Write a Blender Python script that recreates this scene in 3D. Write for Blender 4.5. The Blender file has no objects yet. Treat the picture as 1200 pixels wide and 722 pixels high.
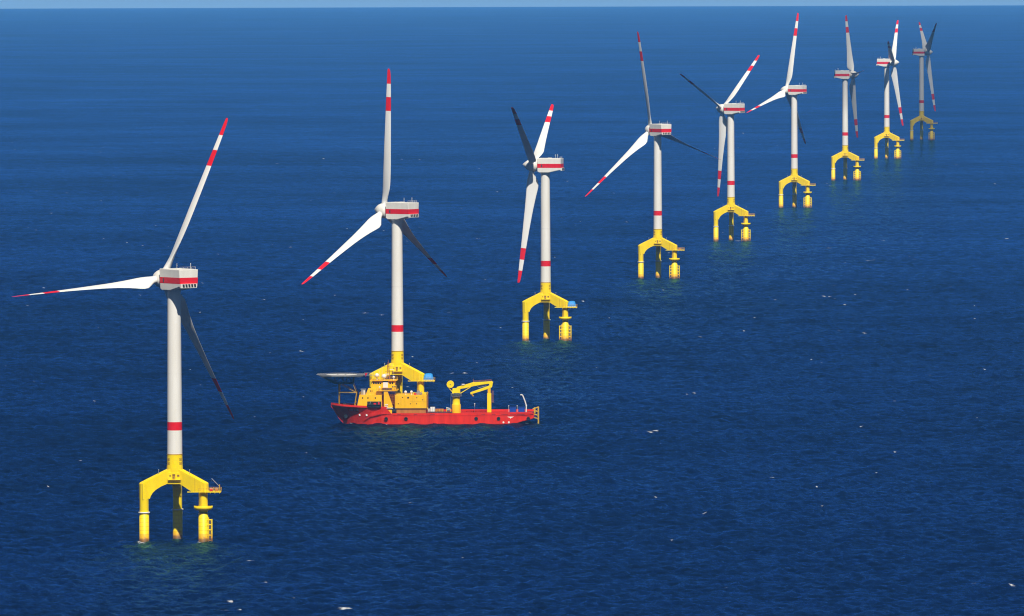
import bpy, math, random
import numpy as np
from mathutils import Vector, Matrix
R = math.radians
rnd = random.Random(7)
scene = bpy.context.scene
col = scene.collection

# ------------------------------------------------------------------ camera
FPX, CAM_H, PITCH, ROLL = 10976.0, 209.34, R(2.3058), R(-0.1866)
EARTH = 6.371e6
cam_d = bpy.data.cameras.new('camera')
cam_d.sensor_width = 36.0
cam_d.lens = 36.0*FPX/1200.0
cam_d.clip_start = 10.0
cam_d.clip_end = 400000.0
cam = bpy.data.objects.new('camera', cam_d)
col.objects.link(cam)
fwd = Vector((0, math.cos(PITCH), -math.sin(PITCH)))
up0 = Vector((0, math.sin(PITCH), math.cos(PITCH)))
rt0 = Vector((1, 0, 0))
rt = rt0*math.cos(ROLL)+up0*math.sin(ROLL)
up = -rt0*math.sin(ROLL)+up0*math.cos(ROLL)
M = Matrix((rt, up, -fwd)).transposed().to_4x4()
M.translation = Vector((0, 0, CAM_H))
cam.matrix_world = M
scene.camera = cam

# ------------------------------------------------------------------ sky, sun, exposure
SUN_EL, SUN_AZ = R(50), R(10)           # azimuth: to the right of straight behind the camera
sun_dir = Vector((math.sin(SUN_AZ)*math.cos(SUN_EL), -math.cos(SUN_AZ)*math.cos(SUN_EL), math.sin(SUN_EL)))
world = bpy.data.worlds.new('World')
scene.world = world
world.use_nodes = True
nt = world.node_tree
nt.nodes.clear()
sky = nt.nodes.new('ShaderNodeTexSky')
sky.sky_type = 'NISHITA'
sky.sun_disc = False
sky.sun_elevation = SUN_EL
sky.sun_rotation = math.atan2(sun_dir.x, sun_dir.y)
sky.altitude = 200
sky.air_density = 0.3
sky.dust_density = 0.2
sky.ozone_density = 1.5
bg = nt.nodes.new('ShaderNodeBackground')
bg.inputs['Strength'].default_value = 0.05
out = nt.nodes.new('ShaderNodeOutputWorld')
nt.links.new(sky.outputs[0], bg.inputs[0])
nt.links.new(bg.outputs[0], out.inputs[0])
sun_l = bpy.data.lights.new('sun', 'SUN')
sun_l.energy = 5.0
sun_l.angle = R(0.5)
sun_l.color = (1.0, 0.94, 0.82)
sun = bpy.data.objects.new('sun', sun_l)
sun.rotation_euler = sun_dir.to_track_quat('Z', 'Y').to_euler()
sun.location = (0, 0, 2000)
col.objects.link(sun)
scene.view_settings.view_transform = 'Standard'
scene.view_settings.look = 'None'
scene.view_settings.exposure = 0.16
scene.view_settings.gamma = 1.0
scene.view_settings.use_curve_mapping = False
scene.render.film_transparent = False
scene.cycles.use_denoising = True
try:
    scene.cycles.volume_bounces = 1
    scene.cycles.max_bounces = 6
    scene.cycles.caustics_reflective = False
    scene.cycles.filter_width = 1.15
except Exception:
    pass

# ------------------------------------------------------------------ materials
def mat(name, base, rough=0.45, metal=0.0, dirt=0.12, scale=0.35, streak=True, spec=0.4, emis=None):
    """paint with uneven weathering: large blotches and vertical streaks"""
    m = bpy.data.materials.new(name)
    m.use_nodes = True
    n = m.node_tree
    b = n.nodes['Principled BSDF']
    b.inputs['Roughness'].default_value = rough
    b.inputs['Metallic'].default_value = metal
    b.inputs['Specular IOR Level'].default_value = spec
    tc = n.nodes.new('ShaderNodeTexCoord')
    mp = n.nodes.new('ShaderNodeMapping')
    mp.inputs['Scale'].default_value = (1, 1, 0.18 if streak else 1)
    nz = n.nodes.new('ShaderNodeTexNoise')
    nz.inputs['Scale'].default_value = scale
    nz.inputs['Detail'].default_value = 6
    nz.inputs['Roughness'].default_value = 0.65
    n.links.new(tc.outputs['Object'], mp.inputs[0])
    n.links.new(mp.outputs[0], nz.inputs['Vector'])
    rp = n.nodes.new('ShaderNodeValToRGB')
    rp.color_ramp.elements[0].position = 0.3
    rp.color_ramp.elements[1].position = 0.62
    k = 1-dirt
    rp.color_ramp.elements[0].color = (base[0]*k, base[1]*k*0.98, base[2]*k*0.94, 1)
    rp.color_ramp.elements[1].color = (*base, 1)
    n.links.new(nz.outputs['Fac'], rp.inputs[0])
    n.links.new(rp.outputs[0], b.inputs['Base Color'])
    return m

MW = mat('white_paint', (0.80, 0.78, 0.73), 0.4, dirt=0.08)
MBL = mat('blade_white', (0.80, 0.80, 0.78), 0.35, dirt=0.05)
MR = mat('signal_red', (0.74, 0.008, 0.018), 0.5, dirt=0.1, spec=0.15)
MY = mat('offshore_yellow', (0.95, 0.70, 0.0), 0.5, dirt=0.10, spec=0.15)
MYD = mat('worn_yellow', (0.62, 0.36, 0.015), 0.6, dirt=0.35, scale=1.2)
MO = mat('deckhouse_orange', (0.97, 0.52, 0.0), 0.55, dirt=0.16, scale=0.6, spec=0.15)
MOD = mat('rust_and_shade_orange', (0.50, 0.17, 0.02), 0.6, dirt=0.3, scale=0.8)  # rust orange, and the painted shade of the midship base
MH = mat('hull_red', (0.80, 0.026, 0.006), 0.55, spec=0.12, dirt=0.32, scale=0.25)
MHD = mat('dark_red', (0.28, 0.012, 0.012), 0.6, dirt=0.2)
MDK = mat('dark_steel', (0.045, 0.05, 0.06), 0.6, dirt=0.3)
MG = mat('grey_steel', (0.30, 0.31, 0.33), 0.5, dirt=0.2)
MBK = mat('rubber_and_shade_black', (0.012, 0.012, 0.014), 0.8, dirt=0.2)  # black for rubber and vents, and for painted recess shade
MBLUE = mat('tarpaulin_blue', (0.02, 0.27, 0.72), 0.6, dirt=0.2, streak=False, scale=1.5)
MNAVY = mat('container_blue', (0.008, 0.055, 0.34), 0.5, dirt=0.2)
MGL = mat('window_glass', (0.01, 0.014, 0.02), 0.08, dirt=0.0, spec=0.8)
MBR = mat('stained_brown', (0.26, 0.13, 0.02), 0.7, dirt=0.3)

# growth and rust on the piles near the waterline: object height decides
def pile_material():
    m = bpy.data.materials.new('pile_yellow')
    m.use_nodes = True
    n = m.node_tree
    b = n.nodes['Principled BSDF']
    b.inputs['Roughness'].default_value = 0.5
    tc = n.nodes.new('ShaderNodeTexCoord')
    sx = n.nodes.new('ShaderNodeSeparateXYZ')
    n.links.new(tc.outputs['Object'], sx.inputs[0])
    nz = n.nodes.new('ShaderNodeTexNoise')
    nz.inputs['Scale'].default_value = 0.8
    nz.inputs['Detail'].default_value = 5
    n.links.new(tc.outputs['Object'], nz.inputs['Vector'])
    ad = n.nodes.new('ShaderNodeMath'); ad.operation = 'MULTIPLY_ADD'
    ad.inputs[1].default_value = -2.2
    n.links.new(nz.outputs['Fac'], ad.inputs[0])
    n.links.new(sx.outputs['Z'], ad.inputs[2])
    rp = n.nodes.new('ShaderNodeValToRGB')
    e = rp.color_ramp.elements
    mr = n.nodes.new('ShaderNodeMapRange')
    mr.inputs['From Min'].default_value = -1.2
    mr.inputs['From Max'].default_value = 2.2
    n.links.new(ad.outputs[0], mr.inputs['Value'])
    n.links.new(mr.outputs[0], rp.inputs[0])
    e[0].position = 0.0; e[0].color = (0.07, 0.055, 0.02, 1)
    e[1].position = 1.0; e[1].color = (0.95, 0.70, 0.0, 1)
    x = e.new(0.3); x.color = (0.30, 0.13, 0.02, 1)
    x = e.new(0.55); x.color = (0.78, 0.42, 0.005, 1)
    # faint weld bands every 1.4 m
    wv = n.nodes.new('ShaderNodeMath'); wv.operation = 'MODULO'; wv.inputs[1].default_value = 1.4
    n.links.new(sx.outputs['Z'], wv.inputs[0])
    gt = n.nodes.new('ShaderNodeMath'); gt.operation = 'GREATER_THAN'; gt.inputs[1].default_value = 1.2
    n.links.new(wv.outputs[0], gt.inputs[0])
    sc = n.nodes.new('ShaderNodeMath'); sc.operation = 'MULTIPLY'; sc.inputs[1].default_value = 0.35
    n.links.new(gt.outputs[0], sc.inputs[0])
    mx = n.nodes.new('ShaderNodeMixRGB')
    mx.inputs['Color2'].default_value = (0.55, 0.30, 0.01, 1)
    n.links.new(sc.outputs[0], mx.inputs['Fac'])
    n.links.new(rp.outputs[0], mx.inputs['Color1'])
    n.links.new(mx.outputs[0], b.inputs['Base Color'])
    return m
MP = pile_material()

# ------------------------------------------------------------------ mesh helpers
class MB:
    def __init__(s):
        s.v, s.f, s.m, s.sm = [], [], [], []
    def quad_mesh(s, vs, fs, mi=0, smooth=False):
        o = len(s.v)
        s.v += [tuple(v) for v in vs]
        for f in fs:
            s.f.append(tuple(o+i for i in f)); s.m.append(mi); s.sm.append(smooth)
        return s
    def box(s, x0, x1, y0, y1, z0, z1, mi=0, top=None):
        t = top or (x0, x1, y0, y1)
        vs = [(x0, y0, z0), (x1, y0, z0), (x1, y1, z0), (x0, y1, z0), (t[0], t[2], z1), (t[1], t[2], z1), (t[1], t[3], z1), (t[0], t[3], z1)]
        return s.quad_mesh(vs, [(0, 3, 2, 1), (4, 5, 6, 7), (0, 1, 5, 4), (1, 2, 6, 5), (2, 3, 7, 6), (3, 0, 4, 7)], mi)
    def tube(s, a, b, r0, r1=None, n=12, mi=0, caps=True):
        a, b = Vector(a), Vector(b)
        r1 = r0 if r1 is None else r1
        d = (b-a).normalized()
        u = d.orthogonal().normalized(); w = d.cross(u)
        vs = []
        for c, r in ((a, r0), (b, r1)):
            for k in range(n):
                t = 2*math.pi*k/n
                vs.append(c+(u*math.cos(t)+w*math.sin(t))*r)
        fs = [(k, (k+1) % n, n+(k+1) % n, n+k) for k in range(n)]
        s.quad_mesh(vs, fs, mi, True)
        if caps:
            s.quad_mesh(vs[:n], [tuple(reversed(range(n)))], mi)
            s.quad_mesh(vs[n:], [tuple(range(n))], mi)
        return s
    def path(s, pts, r, n=8, mi=0):
        for a, b in zip(pts[:-1], pts[1:]):
            s.tube(a, b, r, n=n, mi=mi)
        return s
    def lathe(s, prof, n=32, axis='z', c=(0, 0, 0), mis=None, mi=0):
        """prof: list of (radius, height); mis: material per ring"""
        vs = []
        for r, h in prof:
            for k in range(n):
                t = 2*math.pi*k/n
                p = (r*math.cos(t), r*math.sin(t), h) if axis == 'z' else (h, r*math.cos(t), r*math.sin(t))
                vs.append((p[0]+c[0], p[1]+c[1], p[2]+c[2]))
        o = len(s.v)
        s.v += vs
        for i in range(len(prof)-1):
            for k in range(n):
                s.f.append((o+i*n+k, o+i*n+(k+1) % n, o+(i+1)*n+(k+1) % n, o+(i+1)*n+k))
                s.m.append(mis[i] if mis else mi); s.sm.append(True)
        for i, rev in ((0, True), (len(prof)-1, False)):
            if prof[i][0] > 1e-4:
                idx = list(range(n))
                if rev: idx.reverse()
                s.quad_mesh(vs[i*n:(i+1)*n], [tuple(idx)], mis[min(i, len(mis)-1)] if mis else mi)
        return s
    def prism(s, poly, lo, hi, fn, mi=0):
        """extrude a 2-D outline between lo and hi; fn(u, v, w) gives the point"""
        n = len(poly)
        vs = [fn(u, v, lo) for u, v in poly]+[fn(u, v, hi) for u, v in poly]
        fs = [(k, (k+1) % n, n+(k+1) % n, n+k) for k in range(n)]+[tuple(reversed(range(n))), tuple(range(n, 2*n))]
        return s.quad_mesh(vs, fs, mi)
    def sphere(s, c, r, mi=0, n=16):
        prof = [(max(1e-5, r*math.sin(math.pi*i/8)), -r*math.cos(math.pi*i/8)) for i in range(9)]
        return s.lathe(prof, n, c=c, mi=mi)
    def build(s, name, mats, parent=None, bevel=0.0, data_only=False):
        import bmesh
        me = bpy.data.meshes.new(name)
        me.from_pydata(s.v, [], s.f)
        for m in (mats if isinstance(mats, (list, tuple)) else [mats]):
            me.materials.append(m)
        me.polygons.foreach_set('material_index', s.m)
        me.polygons.foreach_set('use_smooth', s.sm)
        bm = bmesh.new(); bm.from_mesh(me)
        bmesh.ops.recalc_face_normals(bm, faces=bm.faces)
        bm.to_mesh(me); bm.free()
        me.update()
        if data_only: return me
        o = bpy.data.objects.new(name, me)
        col.objects.link(o)
        if parent: o.parent = parent
        if bevel:
            md = o.modifiers.new('bevel', 'BEVEL'); md.width = bevel; md.segments = 2; md.limit_method = 'ANGLE'
        return o

def tag(o, label=None, cat=None, group=None, kind=None):
    if label: o['label'] = label
    if cat: o['category'] = cat
    if group: o['group'] = group
    if kind: o['kind'] = kind
    return o
def empty(name, loc, rz=0.0):
    o = bpy.data.objects.new(name, None)
    o.location = loc; o.rotation_euler = (0, 0, rz)
    o.empty_display_size = 2
    col.objects.link(o)
    return o
def sea_z(x, y): return -(x*x+y*y)/2/EARTH

# ------------------------------------------------------------------ the sea: one curved sheet to the horizon, real waves
# breaking crests: x, y, half width in metres
WHITECAPS = [(54.2, 3941, 5.0), (57.0, 3940, 5.0), (60.0, 3937, 3.0), (55.6, 3942, 8.0), (57.9, 3932, 3), (149.5, 2999, 2.6), (152.8, 2995, 1.2), (159.7, 2995, 2), (-133.0, 3232, 4), (-130.6, 3230, 3), (180.7, 5413, 2.5), (183.7, 5400, 2), (186.7, 5374, 3), (187.5, 5286, 2.4), (188.7, 5213, 1.5), (173.0, 4941, 2), (184.8, 4908, 1.6), (150.7, 5364, 1.5), (-87.7, 3119, 2), (-80.3, 3022, 1.6), (-89.4, 2887, 2.4), (-88.8, 2937, 1.6), (-84.6, 2933, 1.6), (-51.9, 2898, 3.5), (-69.0, 2951, 1), (46.2, 3820, 1.5), (-81.9, 5190, 4.5), (-72.0, 5163, 2.5), (-139.4, 5145, 3), (-142.7, 5380, 2), (-106.2, 4712, 2.5), (-196.8, 4927, 3), (230.4, 6014, 5), (254.1, 6405, 2.4), (212.0, 6249, 3), (-0.1, 4316, 2), (-28.6, 4466, 2.5), (156.1, 6406, 6), (-22.5, 4461, 2), (205.2, 3964, 1.5), (-350.0, 7116, 2), (-405.2, 9218, 2.5), (-383.6, 7701, 3), (69.0, 3372, 1.5), (-100.8, 3675, 1.6), (29.7, 3287, 1.5), (67.8, 2984, 1.5), (-11.9, 3197, 1.6), (210.0, 4607, 2), (171.7, 4185, 1.6), (99.8, 3594, 1.6), (-37.9, 3439, 1.4), (41.2, 4527, 1.6), (97.5, 4862, 2), (-219.1, 4211, 2), (-171.9, 3727, 1.5), (-149.2, 6302, 2.5), (-23.4, 6470, 2.5), (76.8, 8389, 3), (487.5, 10276, 3), (438.0, 8469, 4), (340.3, 6433, 2.5)]
def make_sea():
    rs = [0.5, 50, 200, 500, 900, 1400, 1900, 2300, 2500]
    r = 2600.0
    while r < 60000:
        rs.append(r)
        k = 2200.0 if r < 4500 else 2200*(4500/r)**1.9
        r += r/max(k, 60)
    rs = np.array(rs)
    fine = 0.105
    th = list(np.linspace(-fine, fine, 760))
    t, st = fine, 0.0006
    while t < math.pi-0.12:
        t += st; st = min(st*1.5, 0.1)
        if t < math.pi: th.append(t); th.insert(0, -t)
    th = np.array(th)
    nr, nth = len(rs), len(th)
    RR, TT = np.meshgrid(rs, th, indexing='ij')
    X = RR*np.sin(TT); Y = RR*np.cos(TT)
    # wind sea
    g = np.random.RandomState(11)
    Z = np.zeros_like(X)
    dr = np.gradient(rs)[:, None]
    dl = RR*(2*fine/760)
    wind = math.radians(-42)              # towards the right and the viewer
    inwedge = (np.abs(TT) <= fine).astype(float)
    for i in range(90):
        lam = 3.3*(22/3.3)**(g.rand())
        d = wind+g.randn()*0.75
        kx, ky = math.cos(d)*2*math.pi/lam, math.sin(d)*2*math.pi/lam
        a = 0.078*(lam/20)**0.72*math.exp(-0.5*(lam/20)**4)*(0.6+0.8*g.rand())
        ph = g.rand()*6.283
        # fade out where the sheet is too coarse to carry this wave
        step = np.maximum(dr*abs(math.sin(d)), dl*abs(math.cos(d)))
        fade = np.clip((lam/step-2.2)/1.6, 0, 1)*inwedge
        arg = kx*X+ky*Y+ph
        Z += a*fade*(np.cos(arg)+0.22*np.cos(2*arg))
    fade = np.clip((RR-2550)/60, 0, 1)*1.15
    Z = Z*fade
    wave = Z.copy()
    Z -= (X*X+Y*Y)/2/EARTH
    co = np.stack([X, Y, Z], -1).reshape(-1, 3).astype(np.float32)
    i = np.arange(nr-1)[:, None]*nth; j = np.arange(nth)[None, :]; j2 = (j+1) % nth
    q = np.stack([i+j, i+j2, i+nth+j2, i+nth+j], -1).reshape(-1, 4)
    q = q[:, ::-1]
    me = bpy.data.meshes.new('sea')
    me.vertices.add(len(co)); me.vertices.foreach_set('co', co.ravel())
    me.loops.add(q.size); me.loops.foreach_set('vertex_index', q.ravel().astype(np.int32))
    me.polygons.add(len(q))
    me.polygons.foreach_set('loop_start', np.arange(0, q.size, 4, dtype=np.int32))
    me.polygons.foreach_set('use_smooth', np.ones(len(q), dtype=bool))
    me.update(calc_edges=True)
    # foam: breaking crests, and the wash where piles and hull stand in the water
    foam = np.zeros_like(X)
    spots = [(x, y, r*.75, 1.3+r*.25) for x, y, r in WHITECAPS]
    spots += [(-32.9+lx, 3998.3+dy, r, 1.2) for lx, dy, r in ((-36, 4, .8), (-21, 0, .8), (-19, .2, .5), (-4, 0, .8), (1.5, .3, .5), (17, 0, .9), (24, .2, .5), (39, .5, 1.0), (45, 4, .9))]
    spots += [(x+dx, y-1.9, r, 1.3) for x, y in ((-126.9, 3222.4), (-106.2, 3223.6), (-116, 3240.5), (27.9, 4820.5), (7.2, 4819.5)) for dx, r in ((-1.9, .9), (-.6, .7), (.5, .7), (1.8, 1.0))]
    gg = random.Random(5)
    for k in range(560):
        yy = 2700+7500*gg.random()**0.8
        aa = gg.uniform(-.075, .075)
        r_ = 0.4+0.8*gg.random()**3
        spots.append((yy*math.tan(aa), yy, r_*(yy/3500)**.4, 1.8*r_*(yy/3500)**.6))
    for x, y, a_, b_ in spots:
        rr_ = math.hypot(x, y); t_ = math.atan2(x, y)
        i0, i1 = np.searchsorted(rs, [rr_-4*b_-8, rr_+4*b_+8])
        j0, j1 = np.searchsorted(th, [t_-(4*a_+3)/rr_, t_+(4*a_+3)/rr_])
        sx_, sy_ = X[i0:i1, j0:j1]-x, Y[i0:i1, j0:j1]-y
        la = max(a_, 0.34*rr_*2*fine/760*1.6); lb = max(b_, 1.0*rr_/1500*.8)
        gsn = np.exp(-(sx_/la)**2-(sy_/lb)**2)*min(1.0, a_/la*1.5)*0.85
        foam[i0:i1, j0:j1] = np.maximum(foam[i0:i1, j0:j1], gsn)
    at = me.attributes.new('foam', 'FLOAT', 'POINT')
    at.data.foreach_set('value', foam.astype(np.float32).ravel())
    o = bpy.data.objects.new('sea', me)
    col.objects.link(o)
    o['kind'] = 'structure'
    return o

def sea_material():
    m = bpy.data.materials.new('sea_water')
    m.use_nodes = True
    n = m.node_tree; L = n.links
    n.nodes.remove(n.nodes['Principled BSDF'])
    dif = n.nodes.new('ShaderNodeBsdfDiffuse')
    glo = n.nodes.new('ShaderNodeBsdfGlossy')
    glo.inputs['Roughness'].default_value = 0.08
    glo.inputs['Color'].default_value = (0.13, 0.43, 0.93, 1)
    mixs = n.nodes.new('ShaderNodeMixShader')
    L.new(dif.outputs[0], mixs.inputs[1]); L.new(glo.outputs[0], mixs.inputs[2])
    L.new(mixs.outputs[0], n.nodes['Material Output'].inputs['Surface'])
    tc = n.nodes.new('ShaderNodeTexCoord')
    def mapping(scale, rot=-42):
        mp = n.nodes.new('ShaderNodeMapping')
        mp.inputs['Rotation'].default_value = (0, 0, R(rot))
        mp.inputs['Scale'].default_value = scale
        L.new(tc.outputs['Object'], mp.inputs[0]); return mp
    def noise(mp, scale, detail, rough=0.55):
        z = n.nodes.new('ShaderNodeTexNoise')
        z.inputs['Scale'].default_value = scale
        z.inputs['Detail'].default_value = detail
        z.inputs['Roughness'].default_value = rough
        L.new(mp.outputs[0], z.inputs['Vector']); return z
    def math_(op, a, b_=None, c=None):
        x = n.nodes.new('ShaderNodeMath'); x.operation = op
        for k, v in enumerate((a, b_, c)):
            if v is None: continue
            if isinstance(v, (int, float)): x.inputs[k].default_value = v
            else: L.new(v, x.inputs[k])
        return x.outputs[0]
    # chop: short crests, metres long
    n1 = noise(mapping((1, 0.55, 1), 30), 0.22, 6, 0.68)
    n2 = noise(mapping((1, 0.6, 1), 70), 0.055, 3, 0.5)
    h = math_('ADD', math_('MULTIPLY', n1.outputs['Fac'], 1.0), math_('MULTIPLY', n2.outputs['Fac'], 0.5))
    bp = n.nodes.new('ShaderNodeBump')
    bp.inputs['Strength'].default_value = 1.0
    bp.inputs['Distance'].default_value = 1.4
    L.new(h, bp.inputs['Height'])
    L.new(bp.outputs[0], dif.inputs['Normal'])
    L.new(bp.outputs[0], glo.inputs['Normal'])
    # water colour: noise paints in ripple light and dark, with broad gust patches
    n3 = noise(mapping((1, 1, 1), 0), 0.0022, 4, 0.6)
    n4 = noise(mapping((0.6, 1, 1), 8), 0.06, 7, 0.72)
    n5 = noise(mapping((0.5, 1, 1), 12), 0.010, 5, 0.7)
    n6 = noise(mapping((0.8, 1, 1), 20), 0.22, 3, 0.7)
    v = math_('ADD', math_('ADD', math_('MULTIPLY', n3.outputs['Fac'], 0.2), math_('MULTIPLY', n5.outputs['Fac'], 0.14)), math_('ADD', math_('MULTIPLY', n4.outputs['Fac'], 0.31), math_('MULTIPLY', n6.outputs['Fac'], 0.35)))
    rp = n.nodes.new('ShaderNodeValToRGB')
    rp.color_ramp.elements[0].position = 0.43
    rp.color_ramp.elements[0].color = (0.0001, 0.001, 0.012, 1)
    rp.color_ramp.elements[1].position = 0.57
    rp.color_ramp.elements[1].color = (0.0002, 0.0100, 0.066, 1)
    L.new(v, rp.inputs[0])
    # foam from the breaking crests, torn up by fine noise
    fa = n.nodes.new('ShaderNodeAttribute'); fa.attribute_name = 'foam'
    w3 = noise(mapping((1, 1, 1), 0), 0.9, 4, 0.7)
    s = math_('ADD', fa.outputs['Fac'], math_('MULTIPLY', math_('SUBTRACT', w3.outputs['Fac'], 0.5), 1.6))
    mr = n.nodes.new('ShaderNodeMapRange')
    mr.inputs['From Min'].default_value = 0.36
    mr.inputs['From Max'].default_value = 0.85
    L.new(s, mr.inputs['Value'])
    s0 = n.nodes.new('ShaderNodeMapRange')
    s0.inputs['From Min'].default_value = 0.12
    s0.inputs['From Max'].default_value = 0.3
    L.new(fa.outputs['Fac'], s0.inputs['Value'])
    mr_out = math_('MULTIPLY', mr.outputs[0], s0.outputs[0])
    mx = n.nodes.new('ShaderNodeMixRGB')
    mx.inputs['Color2'].default_value = (0.75, 0.78, 0.8, 1)
    L.new(mr_out, mx.inputs['Fac'])
    L.new(rp.outputs[0], mx.inputs['Color1'])
    L.new(mx.outputs[0], dif.inputs['Color'])
    # share of mirrored sky: rises towards grazing but the steep wave faces keep it well below one
    fr = n.nodes.new('ShaderNodeFresnel'); fr.inputs['IOR'].default_value = 1.33
    L.new(bp.outputs[0], fr.inputs['Normal'])
    fm = n.nodes.new('ShaderNodeMapRange')
    fm.inputs['From Min'].default_value = 0.05; fm.inputs['From Max'].default_value = 0.9
    fm.inputs['To Min'].default_value = 0.0; fm.inputs['To Max'].default_value = 0.58
    L.new(fr.outputs[0], fm.inputs['Value'])
    # same noise scales the mirrored sky, painting in ripple contrast and gust patches
    gust = n.nodes.new('ShaderNodeMapRange')
    gust.inputs['From Min'].default_value = 0.42; gust.inputs['From Max'].default_value = 0.58
    gust.inputs['To Min'].default_value = 0.45; gust.inputs['To Max'].default_value = 1.42
    L.new(v, gust.inputs['Value'])
    L.new(math_('MULTIPLY', math_('MULTIPLY', fm.outputs[0], gust.outputs[0]), math_('SUBTRACT', 1.0, mr_out)), mixs.inputs['Fac'])
    return m
sea = make_sea()
sea.data.materials.append(sea_material())

# ------------------------------------------------------------------ haze
HAZE = 1.35e-5
hz = MB().box(-62000, 62000, -62000, 62000, -305, 330)
haze = hz.build('haze', [])
haze['kind'] = 'stuff'
hm = bpy.data.materials.new('haze')
hm.use_nodes = True
hn = hm.node_tree
hn.nodes.clear()
ho = hn.nodes.new('ShaderNodeOutputMaterial')
pv = hn.nodes.new('ShaderNodeVolumePrincipled')
pv.inputs['Color'].default_value = (0.17, 0.50, 0.92, 1)
pv.inputs['Density'].default_value = HAZE
pv.inputs['Anisotropy'].default_value = -0.4
hn.links.new(pv.outputs[0], ho.inputs['Volume'])
haze.data.materials.clear()
haze.data.materials.append(hm)

# ------------------------------------------------------------------ two small fair-weather clouds, their shade lies on the far turbines
def cloud(cx, cy, cz, rx, ry, rz, dens, seed):
    import bmesh
    bm = bmesh.new()
    bmesh.ops.create_icosphere(bm, subdivisions=4, radius=1)
    g = random.Random(seed)
    lumps = [(Vector((g.uniform(-1, 1), g.uniform(-1, 1), g.uniform(-.3, 1))).normalized(), g.uniform(.08, .22)) for _ in range(14)]
    for v in bm.verts:
        d = v.co.normalized()
        k = 0.85
        for l, a_ in lumps: k += a_*math.exp(-6*(1-d.dot(l)))
        z = d.z*k
        if z < 0: z *= .35
        v.co = Vector((d.x*k*rx, d.y*k*ry, z*rz))
    me = bpy.data.meshes.new('cloud'); bm.to_mesh(me); bm.free()
    m = bpy.data.materials.new('cloud'); m.use_nodes = True
    n_ = m.node_tree; n_.nodes.clear()
    o_ = n_.nodes.new('ShaderNodeOutputMaterial'); p_ = n_.nodes.new('ShaderNodeVolumePrincipled')
    p_.inputs['Color'].default_value = (1, 1, 1, 1); p_.inputs['Density'].default_value = dens
    n_.links.new(p_.outputs[0], o_.inputs['Volume'])
    me.materials.append(m)
    o = bpy.data.objects.new('cloud', me); o.location = (cx, cy, cz); col.objects.link(o)
    o['kind'] = 'stuff'
    return o
def cloud_over(tx, ty, z, dy, H=900):
    t_ = (H-z)/sun_dir.z
    return tx+sun_dir.x*t_, ty+sun_dir.y*t_+dy
c_ = cloud_over(422, 9638, 60, -190)
cloud(c_[0], c_[1], 900, 120, 250, 90, 0.009, 3)
c_ = cloud_over(286, 8018, 110, 70)
cloud(c_[0], c_[1], 900, 130, 110, 70, 0.012, 5)

# ------------------------------------------------------------------ wind turbines
TILT, CONE, OVER, HUBZ, RAD = R(4.75), R(2.49), 6.73, 89.83, 61.2
Z3 = Vector((0, 0, 1))

def blade_mesh():
    st = [  # radius, chord, thickness, twist (deg, root turned further), offset of the pitch axis from the leading edge
        (1.6, 2.6, 2.6, -30, .5), (3.4, 2.6, 2.55, -30, .5), (4.6, 3.2, 2.45, -30, .46), (6.2, 4.6, 2.2, -30, .38), (8.0, 6.0, 1.95, -29, .32),
        (9.8, 6.4, 1.75, -27, .30), (11.5, 6.2, 1.6, -24.5, .29), (13.5, 5.8, 1.45, -21.5, .29), (16, 5.3, 1.3, -18, .29), (20, 4.7, 1.1, -13, .29), (23, 4.3, 1.0, -10.5, .29),
        (26, 4.05, .9, -8, .30), (33, 3.45, .7, -4, .30), (40, 2.95, .55, 0, .30), (43.0, 2.75, .5, 1, .30), (49.0, 2.4, .4, 3, .30), (54.7, 2.0, .3, 5, .30),
        (58.5, 1.65, .2, 6, .31), (60.4, 1.3, .14, 6, .34), (61.0, .85, .08, 6, .37), (61.2, .4, .05, 6, .4)]
    n = 20
    vs = []
    for r, c, t, tw, ax in st:
        circ = max(0, min(1, 1-(r-3.4)/5))
        for k in range(n):
            a = 2*math.pi*k/n
            x = 0.5-0.5*math.cos(a)             # 0 = leading edge
            prof = (1.35*math.sqrt(max(0, x))*(1-x)**0.9)*math.copysign(1, math.sin(a)) if 0 < k < n and k != n//2 else 0
            ell = 0.5*math.sin(a)
            y = (ell*circ+prof*0.9*(1-circ))*t
            if math.sin(a) < 0: y *= 1-0.35*(1-circ)
            X = (x-ax)*c
            w = R(tw)
            vs.append((X*math.cos(w)-y*math.sin(w), X*math.sin(w)+y*math.cos(w), r))
    mb = MB()
    mb.v = vs
    for i in range(len(st)-1):
        red = 1 if (st[i][0] >= 54.69 or 42.9 < st[i][0] < 48.9) else 0
        for k in range(n):
            mb.f.append((i*n+k, i*n+(k+1) % n, (i+1)*n+(k+1) % n, (i+1)*n+k)); mb.m.append(red); mb.sm.append(True)
    mb.f.append(tuple(range((len(st)-1)*n, len(st)*n))); mb.m.append(1); mb.sm.append(False)
    return mb.build('blade', [MBL, MR], data_only=True)
BLADE = blade_mesh()

def arm_mesh(kind):
    """box girder in the plane through the tower axis; u = distance from the axis"""
    if kind == 'platform':
        poly = [(2.2, 19.9), (3.4, 19.7), (8.0, 17.35), (13.0, 17.35), (13.0, 20.35), (12.6, 20.6), (2.2, 25.0)]
    else:
        poly = [(2.2, 20.0), (3.6, 19.95), (6.0, 19.1), (8.0, 18.0), (9.2, 17.0), (10.0, 15.8), (10.3, 15.0), (13.0, 15.0), (13.0, 20.25), (12.6, 20.55), (10.5, 21.5), (2.2, 25.0)]
    mb = MB()
    mb.prism(poly, -1.45, 1.45, lambda u, v, w: (u, w, v))
    if kind == 'platform':
        for s in (-1, 1):
            mb.box(9.3, 9.45, s*1.45-0.06, s*1.45+0.06, 17.5, 21.9, 1)
    return mb.build('support_arm', [MY, MYD], data_only=True)

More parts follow.
